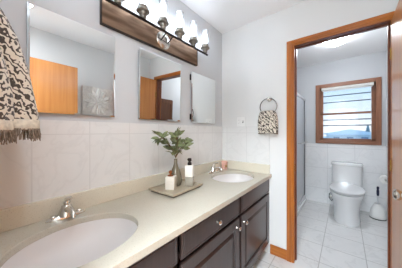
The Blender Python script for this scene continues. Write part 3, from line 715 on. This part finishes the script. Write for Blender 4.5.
t = thing('paper_holder', 'chrome toilet paper holder on the right wall beside the toilet', 'paper holder', (XR - 0.004, 3.42, 0.60))
for s_ in (-1, 1):
    b = B(); b.lathe([(0.018, 0), (0.018, -0.005), (0.008, -0.009), (0.008, -0.057), (0.011, -0.061), (0.004, -0.066)], (0, s_ * 0.072, 0), 0, 14); b.build('post', M['chrome'], t, smooth=50)
b = B(); b.lathe([(0.006, -0.072), (0.006, 0.072)], (-0.053, 0, 0), 1, 10); b.build('roller', M['chrome'], t)
t = thing('toilet_paper_roll', 'white toilet paper roll just left of the open orange door', 'toilet paper', (XR - 0.062, 3.42, 0.60))
b = B(); b.lathe([(0.020, -0.05), (0.050, -0.05), (0.050, 0.05), (0.020, 0.05), (0.020, -0.05)], (0, 0, 0), 1, 32, cap=False); b.build('roll', M['paper'], t, smooth=40)

t = thing('linen_cabinet', 'tall dark brown cabinet glimpsed through the doorway reflected in the middle mirror', 'cabinet', (XR - 0.004, 2.175, 0))
b = B(); b.box(-0.10, 0, -0.165, 0.165, 0.0, 1.77, 0.003); b.build('carcass', M['cabw'], t)
b = B()
R_ = [[(x, y0, z0), (x, y1, z0), (x, y1, z1), (x, y0, z1)] for x, y0, y1, z0, z1 in ((-0.10, -0.155, 0.155, 0.08, 1.75), (-0.118, -0.155, 0.155, 0.08, 1.75), (-0.118, -0.105, 0.105, 0.14, 1.69), (-0.110, -0.098, 0.098, 0.147, 1.683))]
b.loft(R_); d = b.build('door', M['cabw'], t)
b = B(); b.lathe([(0.006, -0.117), (0.006, -0.130), (0.014, -0.136), (0.014, -0.142), (0.004, -0.146)], (0, 0.13, 1.40), 0, 14); b.build('knob', M['brass'], d, smooth=40)

# shower enclosure
b = B(); b.box(0.52, 0.632, YFB, YB - 0.004, 0, 0.055, 0.006); struct(b.build('trim_6', M['porc']))
t = thing('shower_door', 'frosted shower door in a silver frame left of the toilet', 'shower door', (0.592, YB - 0.004, 0.055))
ln = YB - 0.004 - YFB - 0.02; hh = 1.785
b = B()
for (y0, y1, z0, z1) in ((-0.035, 0, 0, hh), (-ln, -ln + 0.035, 0, hh), (-ln, 0, hh - 0.035, hh), (-ln, 0, 0, 0.035)): b.box(-0.018, 0.018, y0, y1, z0, z1, 0.003)
b.build('frame', M['alu'], t)
b = B(); b.box(0.006, 0.014, -0.055, -0.033, 0.035, hh - 0.035, 0.002); b.build('gasket', M['alud'], t)
b = B(); b.box(-0.004, 0.004, -ln + 0.03, -0.03, 0.03, hh - 0.03); b.build('frosted_pane', M['frost'], t)
b = B()
for y in (-0.06, -0.62): b.tube([(0.004, y, 1.0), (0.055, y, 1.0)], 0.008, 10)
b.tube([(0.055, -0.03, 1.0), (0.055, -0.65, 1.0)], 0.010, 12); b.build('towel_bar', M['chrome'], t, smooth=50)

t = thing('ceiling_light', 'round white glowing dome light on the toilet room ceiling', 'ceiling lamp', (1.09, 2.84, H))
b = B(); b.lathe([(0.15, 0), (0.15, -0.018), (0.14, -0.024)], n=36); b.build('base', M['white'], t, smooth=40)
b = B(); b.lathe([(0.145, -0.022), (0.140, -0.045), (0.115, -0.072), (0.075, -0.090), (0.03, -0.098), (0.012, -0.099)], n=36); b.build('dome', M['dome'], t, smooth=60)
b = B(); b.lathe([(0.012, -0.097), (0.012, -0.104), (0.007, -0.108), (0.010, -0.115), (0.004, -0.122)], n=14); b.build('finial', M['nickel'], t, smooth=50)

t = thing('hallway_fill_housing', 'round housing of the added fill lamp in the unseen hallway', 'ceiling lamp', (1.1, -0.95, H))  # housing made up to carry the added hallway fill light
b = B(); b.lathe([(0.27, 0), (0.27, -0.05), (0.255, -0.06)], n=36); b.build('base', M['white'], t, smooth=40)

t = thing('vanity_fill_housing', 'round housing of the added fill lamp in the vanity room, above the picture frame', 'ceiling lamp', (1.05, 0.17, H))  # housing made up for the added fill light over the vanity room
b = B(); b.lathe([(0.17, 0), (0.17, -0.045), (0.16, -0.055)], n=36); b.build('base', M['white'], t, smooth=40)

# relief picture, seen in the mirror
t = thing('wall_relief', 'square white rosette relief panel, seen reflected in the mirror nearest the towel', 'wall art', (XR, 1.10, 1.665))
b = B(); b.box(-0.030, 0, -0.205, 0.205, -0.205, 0.205, 0.004); b.build('panel', M['art'], t)
b = B()
for (cnt, rr_, ln_, wd_, off) in ((12, 0.075, 0.115, 0.034, 0.0), (8, 0.035, 0.08, 0.026, 0.2), (5, 0.010, 0.045, 0.018, 0.4)):
    for k in range(cnt):
        a = 2 * PI * k / cnt + off; ca, sa = math.cos(a), math.sin(a); R = []
        for q in range(7):
            f = q / 6; rad = rr_ + ln_ * f; wv = wd_ * math.sin(PI * (0.08 + 0.9 * f)) + 0.002
            hgt = -0.030 - (0.012 + 0.010 * (0.12 - rr_) / 0.12) * math.sin(PI * (0.15 + 0.7 * f))
            c = (rad * ca, rad * sa); s2 = (-sa, ca)
            R.append([(-0.029, c[0] + s2[0] * wv, c[1] + s2[1] * wv), (hgt, c[0] + s2[0] * wv * 0.5, c[1] + s2[1] * wv * 0.5), (hgt * 0.9, c[0], c[1]), (hgt, c[0] - s2[0] * wv * 0.5, c[1] - s2[1] * wv * 0.5), (-0.029, c[0] - s2[0] * wv, c[1] - s2[1] * wv)])
        b.loft(R)
b.sphere((-0.034, 0, 0), 0.018)
b.build('rosette', M['art'], t, smooth=50)
